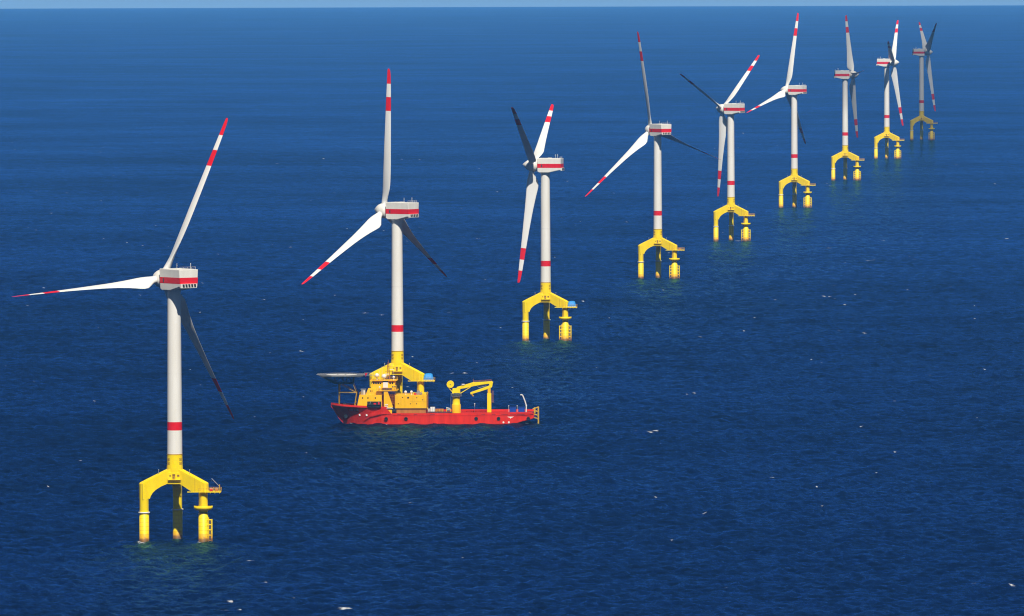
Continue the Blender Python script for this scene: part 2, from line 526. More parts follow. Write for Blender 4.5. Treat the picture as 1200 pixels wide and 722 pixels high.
def rail(mb, pts, h=1.1, step=1.2, r=0.045, mi=0, close=False):
    if close: pts = pts+[pts[0]]
    for a, b in zip(pts[:-1], pts[1:]):
        a, b = Vector(a), Vector(b)
        for q in (1.0, 0.5):
            mb.tube(a+Z3*h*q, b+Z3*h*q, r, n=5, mi=mi)
        k = max(1, int((b-a).length/step))
        for i in range(k+1):
            p = a.lerp(b, i/k)
            mb.tube(p, p+Z3*h, r, n=5, mi=mi)

def make_turbine():
    t = empty('wind_turbine', (0, 0, 0))
    # tower with its red ring
    mb = MB()
    zs = [30.0, 38.3, 38.31, 41.2, 41.21, 55, 70, 86.5]
    rr = lambda z: 2.62-(z-30)/56.5*0.34
    mb.lathe([(rr(z), z) for z in zs], 40, mis=[0, 0, 1, 1, 0, 0, 0])
    mb.lathe([(rr(58)+.03, 57.9), (rr(58)+.03, 58.1)], 40)
    mb.lathe([(rr(86)+.25, 86.2), (rr(86)+.25, 86.9)], 40)
    mb.build('tower', [MW, MR], t)
    # transition node
    mb = MB()
    mb.lathe([(2.55, 19.6), (2.78, 19.65), (2.78, 25.6), (2.66, 26.6), (2.64, 30.0)], 40)
    mb.box(-2.3, 2.3, -2.95, -2.2, 19.9, 23.8)
    nd = mb.build('transition_piece', [MY], t)
    MB().lathe([(2.6, 29.9), (2.72, 29.9), (2.72, 30.15), (2.6, 30.15)], 40).build('flange', [MYD], nd)
    mb = MB()
    for b_ in ((-.75, .25, 21.6, 23.3), (.9, 1.7, 22.3, 23.1), (-1.75, -1.3, 22.4, 23.0)):
        MB().box(b_[0], b_[1], -3.06, -2.96, b_[2], b_[3]).build('hatch', [MBR], nd)
    mb = MB()
    mb.box(-2.2, 2.2, -3.9, -2.97, 21.3, 21.42)
    rail(mb, [(-2.2, -2.97, 21.42), (-2.2, -3.88, 21.42), (2.2, -3.88, 21.42), (2.2, -2.97, 21.42)], 1.0, 1.1, 0.04)
    mb.build('balcony', [MY], nd)
    # identification plates: two pale-brown rows of characters on both shoulders
    for sgn in (-1, 1):
        for row in (26.9, 28.3):
            mb = MB()
            for k in range(3):
                a = sgn*(0.72+0.16*k)
                c, s_ = math.sin(a)*2.69, -math.cos(a)*2.69
                p = Vector((c, s_, row)); tdir = Vector((math.cos(a), math.sin(a), 0))
                for off in (-.12, .12):
                    q = p+tdir*off
                    mb.tube(q-Z3*.42, q+Z3*.42, .045, n=4)
                for dz in (-.4, .4 if k != 1 else 0):
                    mb.tube(p-tdir*.14+Z3*dz, p+tdir*.14+Z3*dz, .045, n=4)
            mb.build('marking', [MBR], nd)
    # three arms, columns, piles
    A_std, A_plat = arm_mesh('std'), arm_mesh('platform')
    col_std = MB().lathe([(1.56, 10.45), (1.56, 20.1)], 28).build('column', [MY], data_only=True)
    col_plat = MB().lathe([(1.56, 10.3), (1.56, 20.1)], 28).build('column', [MY], data_only=True)
    pile_me = MB().lathe([(1.68, -8), (1.68, 9.9), (1.55, 10.0)], 28).build('pile', [MP], data_only=True)
    rub = MB().lathe([(1.95, 10.0), (2.02, 10.05), (2.02, 10.4), (1.9, 10.45)], 28).build('flange', [MW], data_only=True)
    for k, ang in enumerate((210, 90, 330)):
        a = R(ang)+R(-2.3)
        me = A_plat if k == 2 else A_std
        for nm, data in (('support_arm', me),):
            o = bpy.data.objects.new(nm, data); col.objects.link(o); o.parent = t; o.rotation_euler = (0, 0, a)
        c = (11.8*math.cos(a), 11.8*math.sin(a), 0)
        o = bpy.data.objects.new('column', col_plat if k == 2 else col_std); col.objects.link(o); o.parent = t; o.location = c
        p = bpy.data.objects.new('pile', pile_me); col.objects.link(p); p.parent = t; p.location = c
        if k != 2:
            o = bpy.data.objects.new('flange', rub); col.objects.link(o); o.parent = p
        # navigation light pole on the arm
        q = Vector((math.cos(a)*6.2, math.sin(a)*6.2, 23.3))
        MB().tube(q, q+Z3*1.3, .07, n=6).tube(q+Z3*1.3, q+Z3*1.65, .16, n=8).build('light_pole', [MG], t)
    a = R(330-2.3)
    px, py = 11.8*math.cos(a), 11.8*math.sin(a)
    # work platform on the right-hand arm
    mb = MB()
    x0, x1, y0, y1 = px-1.9, px+6.2, py-2.7, py+2.9
    mb.box(px+.2, x1, y0, y1, 17.25, 17.6)
    mb.box(x0-3.5, px+.2, y0-.0, py-1.75, 17.3, 17.55)
    for k in range(4):
        mb.box(px+.8+k*1.6, px+.95+k*1.6, y0+.1, y1-.1, 16.95, 17.25)
    pl = mb.build('platform', [MY], t)
    mb = MB()
    rail(mb, [(px+1.7, y1, 17.6), (x1, y1, 17.6), (x1, y0, 17.6), (px-1.6, y0, 17.6)], 1.15, .9, .05)
    mb.build('railing', [MYD], pl)
    # lower collar with parapet
    mb = MB()
    mb.lathe([(1.5, 11.1), (2.6, 11.1), (3.2, 11.6), (3.25, 12.5), (3.1, 12.5), (3.05, 11.75), (1.5, 11.7)], 32, c=(px, py, 0))
    mb.build('collar', [MY], t)
    mb = MB()
    mb.lathe([(1.35, 9.7), (1.35, 11.2)], 24, c=(px, py, 0))
    mb.build('gap_ring', [MBR], t)  # brown ring standing in for the dark gap under the collar
    # ladder on the column
    mb = MB()
    for s in (-.25, .25):
        mb.tube((px-.9+s, py-1.75, 12.0), (px-.9+s, py-1.75, 17.3), .05, n=5)
    for k in range(13):
        mb.tube((px-1.15, py-1.75, 12.3+k*.4), (px-.65, py-1.75, 12.3+k*.4), .035, n=4)
    mb.build('ladder', [MYD], t)
    return t, (px, py)

def boat_landing(parent, px, py, sides):
    for s in sides:
        mb = MB()
        xo, xi = px+s*2.95, px+s*1.85
        mb.tube((xo, py-1.3, -4), (xo, py-1.3, 8.0), .26, n=10)
        mb.tube((xi, py-1.3, -4), (xi, py-1.3, 8.6), .16, n=8)
        for z in (.6, 2.4, 4.2, 6.0, 7.7):
            mb.tube((xo, py-1.3, z), (xi-s*.4, py-.9, z), .15, n=8)
            mb.tube((xo, py-1.3, z), (xi-s*.6, py-.2, z+.3), .12, n=8)
        for k in range(22):
            mb.tube((xo-s*.2, py-1.25, .2+k*.36), (xi, py-1.25, .2+k*.36), .035, n=4)
        mb.build('boat_landing', [MP], parent)

def make_nacelle(parent):
    mb = MB()
    prof = [(3.5, 87.3), (2.6, 86.75), (-2.4, 86.75), (-7.9, 88.0), (-8.8, 88.05), (-8.8, 94.0), (3.3, 94.15), (3.5, 93.9)]
    mb.prism(prof, -4.0, 4.0, lambda u, v, w: (u, w, v))
    # the sides lean in towards the floor and draw in slightly towards the rotor
    def shape(v):
        x, y, z = v
        return (x, y*(1-0.028*max(0, 94.2-z)/2)*(1-0.006*(x+8.8)), z)
    mb.v = [shape(v) for v in mb.v]
    nac = mb.build('nacelle', [MW], parent, bevel=0.28)
    # red stripe round the sides and the back
    mb = MB()
    z0, z1 = 89.15, 91.25
    for s in (-1, 1):
        mb.box(-8.803, 3.47, s*4.014-.014, s*4.014+.014, z0, z1)
    mb.box(-8.83, -8.803, -4.03, 4.03, z0, z1)
    mb.v = [shape(v) for v in mb.v]
    mb.build('stripe', [MR], nac)
    # louvred outlet under the stripe, standing a little proud
    mb = MB()
    mb.box(-9.45, -8.75, -3.0, 3.7, 87.7, 89.14)
    lip = mb.build('outlet_box', [MW], nac)
    mb = MB()
    for k in range(5):
        y = -2.7+k*1.2
        MB().prism([(y, 87.85), (y+.8, 87.85), (y+1.0, 89.02), (y+.15, 89.02)], -9.47, -9.44, lambda u, v, w: (w, u, v)).build('vent', [MBK], nac)
    for y in (-2.9, 2.9):
        mb = MB()
        mb.tube((-5.9, y, 94.0), (-5.9, y, 95.9), .06, n=6)
        mb.tube((-6.2, y, 95.5), (-5.6, y, 95.5), .035, n=5)
        mb.tube((-5.9, y, 95.9), (-5.9, y, 96.1), .11, n=6)
        mb.build('mast', [MW], nac)
    MB().box(-3.4, -1.4, -1.0, 1.0, 94.05, 94.3).build('roof_hatch', [MW], nac)
    mb = MB()
    rail(mb, [(-8.2, -3.3, 94.0), (-8.2, 3.3, 94.0)], .9, 1.6, .03)
    mb.build('railing', [MW], nac)
    MB().box(.9, 1.5, 3.45, 3.62, 89.55, 90.9).build('side_hatch', [MDK], nac)
    return nac

def make_hub(parent):
    mb = MB()
    mb.lathe([(2.1, -3.1), (2.3, -2.3), (3.0, -2.25), (3.2, -1.4), (3.25, .2), (3.0, 1.6), (2.4, 2.8), (1.55, 3.8), (.75, 4.6), (.25, 5.1), (.01, 5.2)], 36, axis='x')
    return mb.build('hub', [MW], parent)

proto, (PX, PY) = make_turbine()
nac0 = make_nacelle(proto)
hub0 = make_hub(proto)

def copy_children(src, dst):
    for ch in list(src.children):
        c = ch.copy(); col.objects.link(c); c.parent = dst
        copy_children(ch, c)

# x, y, axis azimuth, blade azimuth, blade pitch offset, boat landing sides
TURB = [
    (-116.6, 3229, 127.4, 25.4, (1,)), (-49.4, 4030, 144.8, 0.1, (1,)), (17.4, 4826, 168.5, 60.2, (-1, 1)), (89.0, 5705, 126.9, -11.2, (-1, 1)),
    (150.1, 6408, 148.3, 53.8, (-1, 1)), (217.4, 7199, 151.2, 14.3, (-1, 1)), (285.7, 8018, 4.6, -34.0, (-1, 1)), (353.2, 8813, -8.2, -49.7, (-1, 1)), (422.1, 9638, 7.0, -59.9, (-1, 1))]
PITCHES = [0]*9
TL = [
    'nearest and largest wind turbine at the left, one blade reaching towards the picture edge',
    'white wind turbine directly behind the red ship, one blade straight up',
    'wind turbine right of the ship, blue tarpaulin on its platform, one dark blade up left',
    'turbine right of the tarpaulin one, long blade down left and dark blade to the right',
    'turbine whose dark upper blade points left and bright one points right towards the next rotor',
    'turbine with one blade nearly upright and another reaching left to its neighbour nacelle',
    'greyish turbine with nacelle pointing right, one blade upright, one hanging behind the tower',
    'bright turbine second farthest in the row, short dark blade in front of its nacelle',
    'farthest and dullest wind turbine, in cloud shade at the right end of the row']
turbines = []
for i, (x, y, psi, phi, sides) in enumerate(TURB):
    if i == 0: t = proto
    else:
        t = proto.copy(); col.objects.link(t); copy_children(proto, t)
    turbines.append(t)
for i, (x, y, psi, phi, sides) in enumerate(TURB):
    t = turbines[i]
    z0 = sea_z(x, y)
    t.location = (x, y, z0)
    tag(t, TL[i], 'wind turbine', 'wind turbines in a row across the sea')
    ps, ph0 = R(psi), R(phi)
    A = Vector((math.cos(ps)*math.cos(TILT), math.sin(ps)*math.cos(TILT), math.sin(TILT)))
    U = Vector((-math.cos(ps)*math.sin(TILT), -math.sin(ps)*math.sin(TILT), math.cos(TILT)))
    P = Vector((math.sin(ps), -math.cos(ps), 0))
    hubc = Vector((0, 0, HUBZ))+A*OVER
    for ch in t.children:
        k = ch.name.split('.')[0]
        if k == 'nacelle': ch.rotation_euler = (0, 0, ps)
        if k == 'hub':
            m = Matrix((A, -P, U)).transposed().to_4x4(); m.translation = hubc
            ch.matrix_basis = m
    for k in range(3):
        ph = ph0+k*2*math.pi/3
        r = P*math.sin(ph)+U*math.cos(ph)
        zax = (r*math.cos(CONE)+A*math.sin(CONE)).normalized()
        T = zax.cross(A).normalized()*-1
        T = P*math.cos(ph)-U*math.sin(ph)
        d = R(PITCHES[i])
        te = (-A*math.cos(d)+T*math.sin(d))
        te = (te-zax*te.dot(zax)).normalized()
        yax = zax.cross(te)
        m = Matrix((te, yax, zax)).transposed().to_4x4(); m.translation = hubc
        b = bpy.data.objects.new('blade', BLADE); col.objects.link(b); b.parent = t; b.matrix_basis = m
    boat_landing(t, PX, PY, sides)

# loads standing on the work platforms
def tarp_load(i, label):
    x, y = TURB[i][0]+PX+3.4, TURB[i][1]+PY
    z = sea_z(TURB[i][0], TURB[i][1])+17.6
    o = empty('covered_load', (x, y, z))
    tag(o, label, 'covered load', 'tarpaulin covered loads on turbine platforms')
    mb = MB()
    n = 9
    vs = []
    for a in range(n):
        for b in range(n):
            u, v = a/(n-1)*2-1, b/(n-1)*2-1
            edge = max(abs(u), abs(v))
            h = 2.9*(1-0.75*max(0, edge-0.72)/0.28)+0.25*math.sin(a*2.3+b*1.1)*(1-edge*.5)
            vs.append((u*2.1+0.1*math.sin(b*2), v*1.7+.1*math.sin(a*3), h))
    fs = [(a*n+b, a*n+b+1, (a+1)*n+b+1, (a+1)*n+b) for a in range(n-1) for b in range(n-1)]
    mb.quad_mesh(vs, fs, 0, True)
    ring = [(u, v) for u, v in [(-2.1, -1.7), (2.1, -1.7), (2.1, 1.7), (-2.1, 1.7)]]
    mb.prism(ring, .3, 1.2, lambda u, v, w: (u*1.0, v*1.0, w))
    mb.build('tarpaulin', [MBLUE], o)
    MB().box(-2.2, 2.2, -1.8, 1.8, 0, .28).build('pallet', [MW], o)
tarp_load(1, 'bright blue tarpaulin over a load on the turbine platform above the red ship')
tarp_load(2, 'bright blue tarpaulin over a load on the platform of the turbine right of the ship')
def drum(i, dx, dy, m, label):
    x, y = TURB[i][0]+PX+dx, TURB[i][1]+PY+dy
    z = sea_z(TURB[i][0], TURB[i][1])+17.6
    o = empty('equipment_box', (x, y, z)); tag(o, label, 'equipment box')
    MB().box(-.55, .55, -.5, .5, .1, 1.0).build('casing', [m], o, bevel=.05)
    MB().box(-.6, .6, -.55, .55, 1.0, 1.12).build('lid', [MW], o)
drum(0, 2.9, -1.6, MR, 'small red equipment box on the yellow platform of the nearest turbine')
drum(0, 4.6, -1.0, MOD, 'small rust orange equipment box on the outer end of the nearest turbine platform')
drum(3, 3.2, -1.2, MOD, 'small rusty box on the platform of the turbine in the middle of the row')

def platform_davit(i, label):
    x, y = TURB[i][0]+PX+5.7, TURB[i][1]+PY-2.2
    o = empty('davit_crane', (x, y, sea_z(TURB[i][0], TURB[i][1])+17.6)); tag(o, label, 'davit')
    MB().tube((0, 0, 0), (0, 0, 2.4), .16, n=8).build('post', [MYD], o)
    MB().tube((0, 0, 1.7), (-2.7, 0, 4.5), .11, n=8).build('jib', [MG], o)
    MB().tube((-2.7, 0, 4.5), (-2.7, 0, 3.7), .03, n=5).sphere((-2.7, 0, 3.6), .12, n=8).build('hook', [MDK], o)
platform_davit(0, 'small davit crane leaning up left on the platform of the nearest turbine')

# ------------------------------------------------------------------ offshore support ship
SHX, SHY, YAW = -32.9, 4007.0, R(-2.0)
ship = empty('supply_ship', (SHX, SHY, sea_z(SHX, SHY)), YAW)
tag(ship, 'red hulled offshore ship with yellow deckhouse, raised helideck and folded yellow crane', 'ship')
def part(name, mb, mats, parent=None, bevel=0):
    return mb.build(name, mats, parent or ship, bevel=bevel)

def hull():
    # x, half beam at deck, half beam at waterline, deck z, keel z at that station
    st = [(-44.8, .15, .02, 8.1, 7.2), (-43.6, 1.6, .03, 8.0, 5.6), (-41.6, 3.6, .05, 7.8, 2.3), (-39.4, 5.2, .15, 7.6, -.2), (-36.5, 6.6, 1.7, 7.45, -2), (-32.5, 7.6, 3.9, 7.25, -2.5),
          (-28, 7.95, 5.9, 7.05, -2.5), (-23, 8, 7.2, 6.85, -2.5), (-20.6, 8, 7.6, 6.75, -2.5), (-18.6, 8, 7.8, 4.5, -2.5), (-10, 8, 8, 4.45, -2.5), (10, 8, 8, 4.45, -2.5), (30, 8, 8, 4.45, -2.0),
          (34, 8, 7.95, 4.5, -.3), (37.5, 7.9, 7.8, 4.6, .9), (41.0, 7.7, 7.6, 4.7, 1.7), (42.4, 7.4, 7.3, 4.7, 2.3)]
    mb = MB(); rows = []
    for x, bd, bw, zd, zk in st:
        zk2 = max(zk, -2.5)
        zm = max(0.0, zk2+.35)
        zu = zm+(zd-zm)*.62
        bu = bw+(bd-bw)*.45
        pts = [(0, zk2), (bw*.75, zk2), (bw, zm), (bu, zu), (bd, zd)]
        row = [(x, -p[0], p[1]) for p in pts]+[(x, p[0], p[1]) for p in reversed(pts[1:])]
        rows.append(row)
    n = len(rows[0])
    vs = [v for r_ in rows for v in r_]
    fs = []
    for i in range(len(rows)-1):
        for k in range(n):
            if k == 4: continue       # the deck is laid separately
            fs.append((i*n+k, (i+1)*n+k, (i+1)*n+(k+1) % n, i*n+(k+1) % n))
    fs += [tuple(range(n)), tuple(reversed(range((len(rows)-1)*n, len(rows)*n)))]
    mb.quad_mesh(vs, fs)
    h = part('hull', mb, [MH])
    # deck plating
    mb = MB(); vs = []; fs = []
    for x, bd, bw, zd, zk in st:
        vs += [(x, -bd, zd), (x, bd, zd)]
    for i in range(len(st)-1):
        fs.append((2*i, 2*i+2, 2*i+3, 2*i+1))
    mb.quad_mesh(vs, fs)
    part('deck', mb, [MHD])
    # bulwarks
    mb = MB()
    for s in (-1, 1):
        hh = .25 if s < 0 else 1.05
        mb.box(-18.4, 42.2, s*7.92-.08, s*7.92+.08, 4.4, 4.45+hh)
    for a, b in zip(st[:8], st[1:9]):
        for s in (-1, 1):
            v = [(a[0], s*a[1], a[3]-.05), (b[0], s*b[1], b[3]-.05), (b[0], s*b[1], b[3]+.75), (a[0], s*a[1], a[3]+.75),
                 (a[0], s*max(.02, a[1]-.14), a[3]-.05), (b[0], s*(b[1]-.14), b[3]-.05), (b[0], s*(b[1]-.14), b[3]+.75), (a[0], s*max(.02, a[1]-.14), a[3]+.75)]
            mb.quad_mesh(v, [(0, 1, 2, 3), (4, 7, 6, 5), (3, 2, 6, 7)])
    part('bulwark', mb, [MH])
    # cargo rail inboard of the near side
    mb = MB()
    for s in (-1, 1):
        mb.box(11, 41.5, s*6.3-.15, s*6.3+.15, 4.75, 5.0)
        for k in range(16):
            mb.box(11+k*2, 11.25+k*2, s*6.3-.12, s*6.3+.12, 4.4, 4.75)
    part('cargo_rail', mb, [MH])
    # rubbing strakes and freeing ports
    mb = MB()
    mb.box(-18, 41, -8.12, -7.98, 3.75, 3.95)
    mb.box(-30, -18.5, -8.05, -7.75, 4.3, 4.42)
    part('rubbing_strake', mb, [MH])
    for a, b in ((20, 21.6), (24.5, 26), (28.5, 31.5), (32.2, 34.8), (35.2, 38.4), (-16, -14.5), (-9, -7.5), (-2, 0)):
        part('freeing_port', MB().box(a, b, -8.06, -7.99, 4.05, 4.3), [MHD])
    for x in (-20.8, -12.3, 17.7, 27.3, 40.0):
        ybase = -7.95
        o = empty('tyre_fender', (0, 0, 0))
        bpy.data.objects.remove(o)
        mb = MB()
        m_ = 16
        vs = []
        for k in range(m_):
            t = 2*math.pi*k/m_
            for q in range(8):
                u = 2*math.pi*q/8
                rr_ = .56+.24*math.cos(u)
                vs.append((x+rr_*math.cos(t), ybase-.2+.22*math.sin(u), 2.3+rr_*math.sin(t)))
        fs = [(k*8+q, ((k+1) % m_)*8+q, ((k+1) % m_)*8+(q+1) % 8, k*8+(q+1) % 8) for k in range(m_) for q in range(8)]
        mb.quad_mesh(vs, fs, 0, True)
        mb.tube((x, ybase+.15, 2.3), (x, ybase-.06, 2.3), .4, n=12)
        part('tyre_fender', mb, [MBK])
    # hull marks
    def half_beam(x, z):
        for a, b in zip(st[:-1], st[1:]):
            if a[0] <= x <= b[0]:
                f = (x-a[0])/(b[0]-a[0])
                bd, bw, zd = a[1]+(b[1]-a[1])*f, a[2]+(b[2]-a[2])*f, a[3]+(b[3]-a[3])*f
                zk = max(a[4]+(b[4]-a[4])*f, -2.5); zm = max(0, zk+.35)
                zu = zm+(zd-zm)*.62; bu = bw+(bd-bw)*.45
                if z > zu: return bu+(bd-bu)*(z-zu)/(zd-zu)
                return bw+(bu-bw)*max(0, (z-zm))/(zu-zm)
        return 8
    for x, z in ((-32.2, 3.9), (-29.2, 3.85), (29.4, .75), (31.7, .75)):
        y = -half_beam(x, z)
        part('hull_mark', MB().tube((x, y+.2, z), (x, y-.09, z), .42, n=14), [MW])
    # name on the bow: too small in the photograph to read, two words of light strokes
    mb = MB(); x = -36.6
    for word in (4, 5):
        for k in range(word):
            for off in (0, .22):
                y0, y1 = -half_beam(x+off, 5.72), -half_beam(x+off, 6.2)
                mb.tube((x+off, y0-.03, 5.72), (x+off, y1-.03, 6.2), .05, n=4)
            z = 5.96 if k % 2 else 6.16
            mb.tube((x, -half_beam(x, z)-.03, z), (x+.22, -half_beam(x+.22, z)-.03, z), .05, n=4)
            x += .4
        x += .35
    part('name_lettering', mb, [MG])
    # pale winged emblem near the stern
    mb = MB()
    mb.prism([(31.0, 3.15), (33.9, 3.15), (33.3, 2.85), (32.85, 2.72), (32.45, 2.3), (32.05, 2.72), (31.6, 2.85)], -8.04, -7.98, lambda u, v, w: (u, w, v))
    part('emblem', mb, [MW])
    part('anchor_recess_shade', MB().tube((-38.2, -3.2, 3.2), (-38.4, -2.3, 3.2), .8, n=12), [MBK])  # black disc paints the dark inside of the hollow onto the bow
    # mooring bitts and a windlass on the forecastle
    mb = MB()
    for bx in (-40.5, -37.5):
        for by in (-2, -1.2, 1.2, 2):
            part('bollard', MB().tube((bx, by, 7.4), (bx, by, 8.2), .22, n=8), [MDK])
    mb.tube((-39, -1.6, 8.2), (-39, 1.6, 8.2), .55, n=12)
    part('windlass', mb, [MDK])
hull()

def windows(parent, xs, y, z, w, h, name='window', m=None):
    for x in xs:
        MB().box(x-w/2, x+w/2, y-.03, y+.03, z-h/2, z+h/2).build(name, [m or MGL], parent)

# forward deckhouse
mb = MB()
mb.box(-33.4, -22.7, -7.2, 7.2, 7.0, 12.5, top=(-32.3, -22.7, -7.0, 7.0))
dh = part('forward_deckhouse', mb, [MO], bevel=.08)
mb = MB().box(-28.9, -22.9, -7.32, -7.18, 6.9, 9.7)  # black panel on the flat wall paints the shade of a recess
mb.build('boat_recess_shade', [MBK], dh)
for x, z in ((-30.9, 11.2), (-28.6, 11.2), (-25.4, 11.2)):
    windows(dh, (x,), -7.1, z, .5, .55)
mb = MB()
rail(mb, [(-32.2, -6.9, 12.5), (-23, -6.9, 12.5)], 1.0, 1.3, .045)
rail(mb, [(-32.2, -6.9, 12.5), (-32.2, 6.9, 12.5)], 1.0, 1.5, .045)
mb.build('railing', [MYD], dh)
# upper deckhouse
mb = MB()
mb.box(-29.6, -22.9, -5.6, 5.6, 12.5, 15.2, top=(-28.6, -22.9, -5.4, 5.4))
ud = part('upper_deckhouse', mb, [MO], bevel=.06)
windows(ud, (-27.6, -26.9), -5.55, 14.1, .35, .5)
part('winch_house', MB().box(-31.6, -29.8, -4.6, -1.0, 12.5, 14.7).box(-31.9, -29.6, -4.8, -.8, 14.7, 14.85), [MG])
part('door', MB().box(-30.6, -30.1, -4.66, -4.6, 12.6, 14.4), [MW])
# wheelhouse
mb = MB()
mb.box(-27.4, -16.8, -4.6, 4.6, 15.2, 18.4, top=(-26.8, -17.4, -4.4, 4.4))
mb.box(-27.9, -16.2, -5.2, 5.2, 18.4, 18.7)
wh = part('wheelhouse', mb, [MO], bevel=.05)
mb = MB()
rail(mb, [(-27.8, -5.1, 18.7), (-16.4, -5.1, 18.7), (-16.4, 5.1, 18.7), (-27.8, 5.1, 18.7)], 1.0, 1.4, .045, close=True)
mb.build('railing', [MYD], wh)
windows(wh, [-26.2+.95*k for k in range(4)]+[-19.2, -18.2], -4.53, 17.4, .7, .75)
for k in range(6):
    MB().box(-27.25, -27.1, -3.9+k*1.35, -2.9+k*1.35, 17.0, 17.9).build('window', [MGL], wh)
MB().box(-22.2, -20.2, -4.75, -4.55, 15.5, 17.8).build('white_panel', [MW], wh)
MB().box(-22.3, -20.1, -4.72, -4.52, 17.9, 18.35).build('window', [MGL], wh)
# bridge wing platform
mb = MB()
mb.box(-25.0, -16.0, -7.4, -4.7, 14.1, 14.35)
mb.box(-22.9, -16.0, 4.7, 7.4, 14.1, 14.35)
bw = part('bridge_wing', mb, [MO])
mb = MB()
rail(mb, [(-25, -7.3, 14.35), (-16.1, -7.3, 14.35), (-16.1, -4.8, 14.35)], 1.1, 1.1, .05)
mb.build('railing', [MYD], bw)
MB().box(-18.4, -16.5, -6.9, -5.4, 14.4, 16.6).build('wing_console', [MO], bw, bevel=.1)
windows(bw, (-17.9, -17.0), -6.92, 16.0, .5, .6)
part('lamp_housing', MB().sphere((-23.6, -6.6, 15.7), .42).tube((-23.6, -6.6, 14.3), (-23.6, -6.6, 15.4), .07, n=6), [MW])
# leaning stair tower / casing between the two houses
mb = MB()
mb.box(-21.8, -17.9, -7.4, -4.0, 7.2, 13.9, top=(-21.8, -20.2, -7.2, -4.2))
mb.box(-20.4, -18.3, -7.4, -4.0, 4.4, 7.2)
st_ = part('stair_tower', mb, [MO], bevel=.06)
MB().box(-21.4, -20.0, -7.55, -7.42, 8.1, 8.5).box(-21.4, -20.0, -7.55, -7.42, 7.5, 7.8).build('white_louvre', [MW], st_)
part('gangway', MB().box(-22.0, -18.0, -7.95, -7.45, 6.75, 7.05).box(-18.2, -17.9, -7.9, -7.5, 6.6, 7.0), [MW])
# passage with gear; a dark block paints the shade of its open gap
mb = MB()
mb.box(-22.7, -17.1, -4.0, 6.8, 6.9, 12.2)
part('passage_shade', mb, [MHD])
mb = MB()
for z in (8.6, 10.2, 11.8, 13.2):
    mb.box(-19.5, -17.3, -6.2, -4.6, z, z+.1)
    rail(mb, [(-19.0, -6.2, z+.1), (-17.2, -6.2, z+.1)], .9, .9, .04)
mb.tube((-18.3, -6.1, 6.9), (-18.3, -6.1, 14), .08, n=6)
mb.tube((-17.4, -6.1, 6.9), (-17.4, -6.1, 14), .08, n=6)
part('stairway', mb, [MOD])
mb = MB()
mb.tube((-18.2, -7.0, 5.5), (-16.6, -7.0, 5.5), .85, n=14)
mb.box(-18.3, -16.5, -7.6, -6.0, 4.45, 5.0)
part('winch', mb, [MBK])
# mid deckhouse
mb = MB()
mb.box(-17.0, -3.5, -7.5, 7.5, 6.7, 12.4)
mh = part('midship_deckhouse', mb, [MO], bevel=.1)
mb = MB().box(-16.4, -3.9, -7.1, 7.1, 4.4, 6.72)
mb.build('base', [MOD], mh)  # darker orange puts the shade under the overhang into the colour
for x, z, s in ((-13.8, 11.4, .3), (-11.4, 11.3, .55), (-15.6, 8.7, .3), (-10.4, 8.7, .3), (-7.8, 8.7, .3), (-7.7, 11.3, .3), (-5.2, 10.4, .3)):
    MB().tube((x, -7.44, z), (x, -7.54, z), s*.75, n=12).build('porthole', [MGL], mh)
mb = MB()
mb.box(-10.8, -3.7, -7.56, -7.49, 9.55, 9.62)
mb.box(-16.9, -3.6, -7.6, -7.49, 6.75, 6.9)
mb.build('trim', [MYD], mh)
mb = MB()
rail(mb, [(-16.9, -7.3, 12.4), (-3.6, -7.3, 12.4), (-3.6, 7.3, 12.4)], .95, 1.4, .04)
mb.build('railing', [MYD], mh)
for x, y in ((-12.6, -4.5), (-10.1, -4.0)):
    MB().sphere((x, y, 13.6), .62).tube((x, y, 12.4), (x, y, 13.2), .3, n=8).build('vent_cowl', [MW], mh)
mb = MB().box(-8.6, -5.6, -5, -1, 12.4, 13.3).box(-7.6, -6.6, -4.4, -2, 13.3, 14.1)
mb.build('roof_machinery', [MG], mh)
MB().box(-8.9, -7.9, -6.2, -5.2, 12.4, 13.2).build('locker', [MR], mh)
mb = MB()
mb.tube((-7.5, -5.9, 12.6), (-5.5, -5.9, 13.9), .1, n=6)
for k in range(7):
    mb.tube((-3.35, -7.1, 6.2+k*.9), (-2.9, -7.1, 6.2+k*.9), .05, n=5)
mb.tube((-2.9, -7.1, 4.4), (-2.9, -7.1, 13.0), .08, n=6)
mb.build('side_ladder', [MOD], mh)
# mast with radars
mb = MB()
cx, cy = -20.2, 0.0
for sx in (-.7, .7):
    for sy in (-.7, .7):
        mb.tube((cx+sx, cy+sy, 18.7), (cx+sx*.35, cy+sy*.35, 25.2), .11, n=6)
for k in range(6):
    z = 19.4+k*1.1; s = .7-.35*(z-18.7)/6.5
    for a, b in (((-s, -s), (s, -s)), ((s, -s), (s, s)), ((s, s), (-s, s)), ((-s, s), (-s, -s))):
        mb.tube((cx+a[0], cy+a[1], z), (cx+b[0], cy+b[1], z+.0), .06, n=5)
        mb.tube((cx+a[0], cy+a[1], z), (cx+b[0]*.93, cy+b[1]*.93, z+1.1), .045, n=5)
mb.tube((cx, cy, 25.0), (cx, cy, 27.2), .07, n=6)
mb.tube((cx-1.6, cy, 24.2), (cx+1.8, cy, 24.2), .08, n=6)
mb.tube((cx-1.4, cy, 22.3), (cx+2.2, cy, 22.3), .1, n=6)
mast = part('mast', mb, [MOD])
MB().box(cx-1.7, cx+.5, cy-1.1, cy-.9, 21.0, 21.25).tube((cx-.6, cy-1.0, 20.4), (cx-.6, cy-1.0, 21.0), .1, n=6).build('radar_scanner', [MW], mast)
MB().box(cx+.5, cx+2.3, cy-.9, cy-.7, 23.0, 23.2).build('radar_scanner', [MW], mast)
mb = MB()
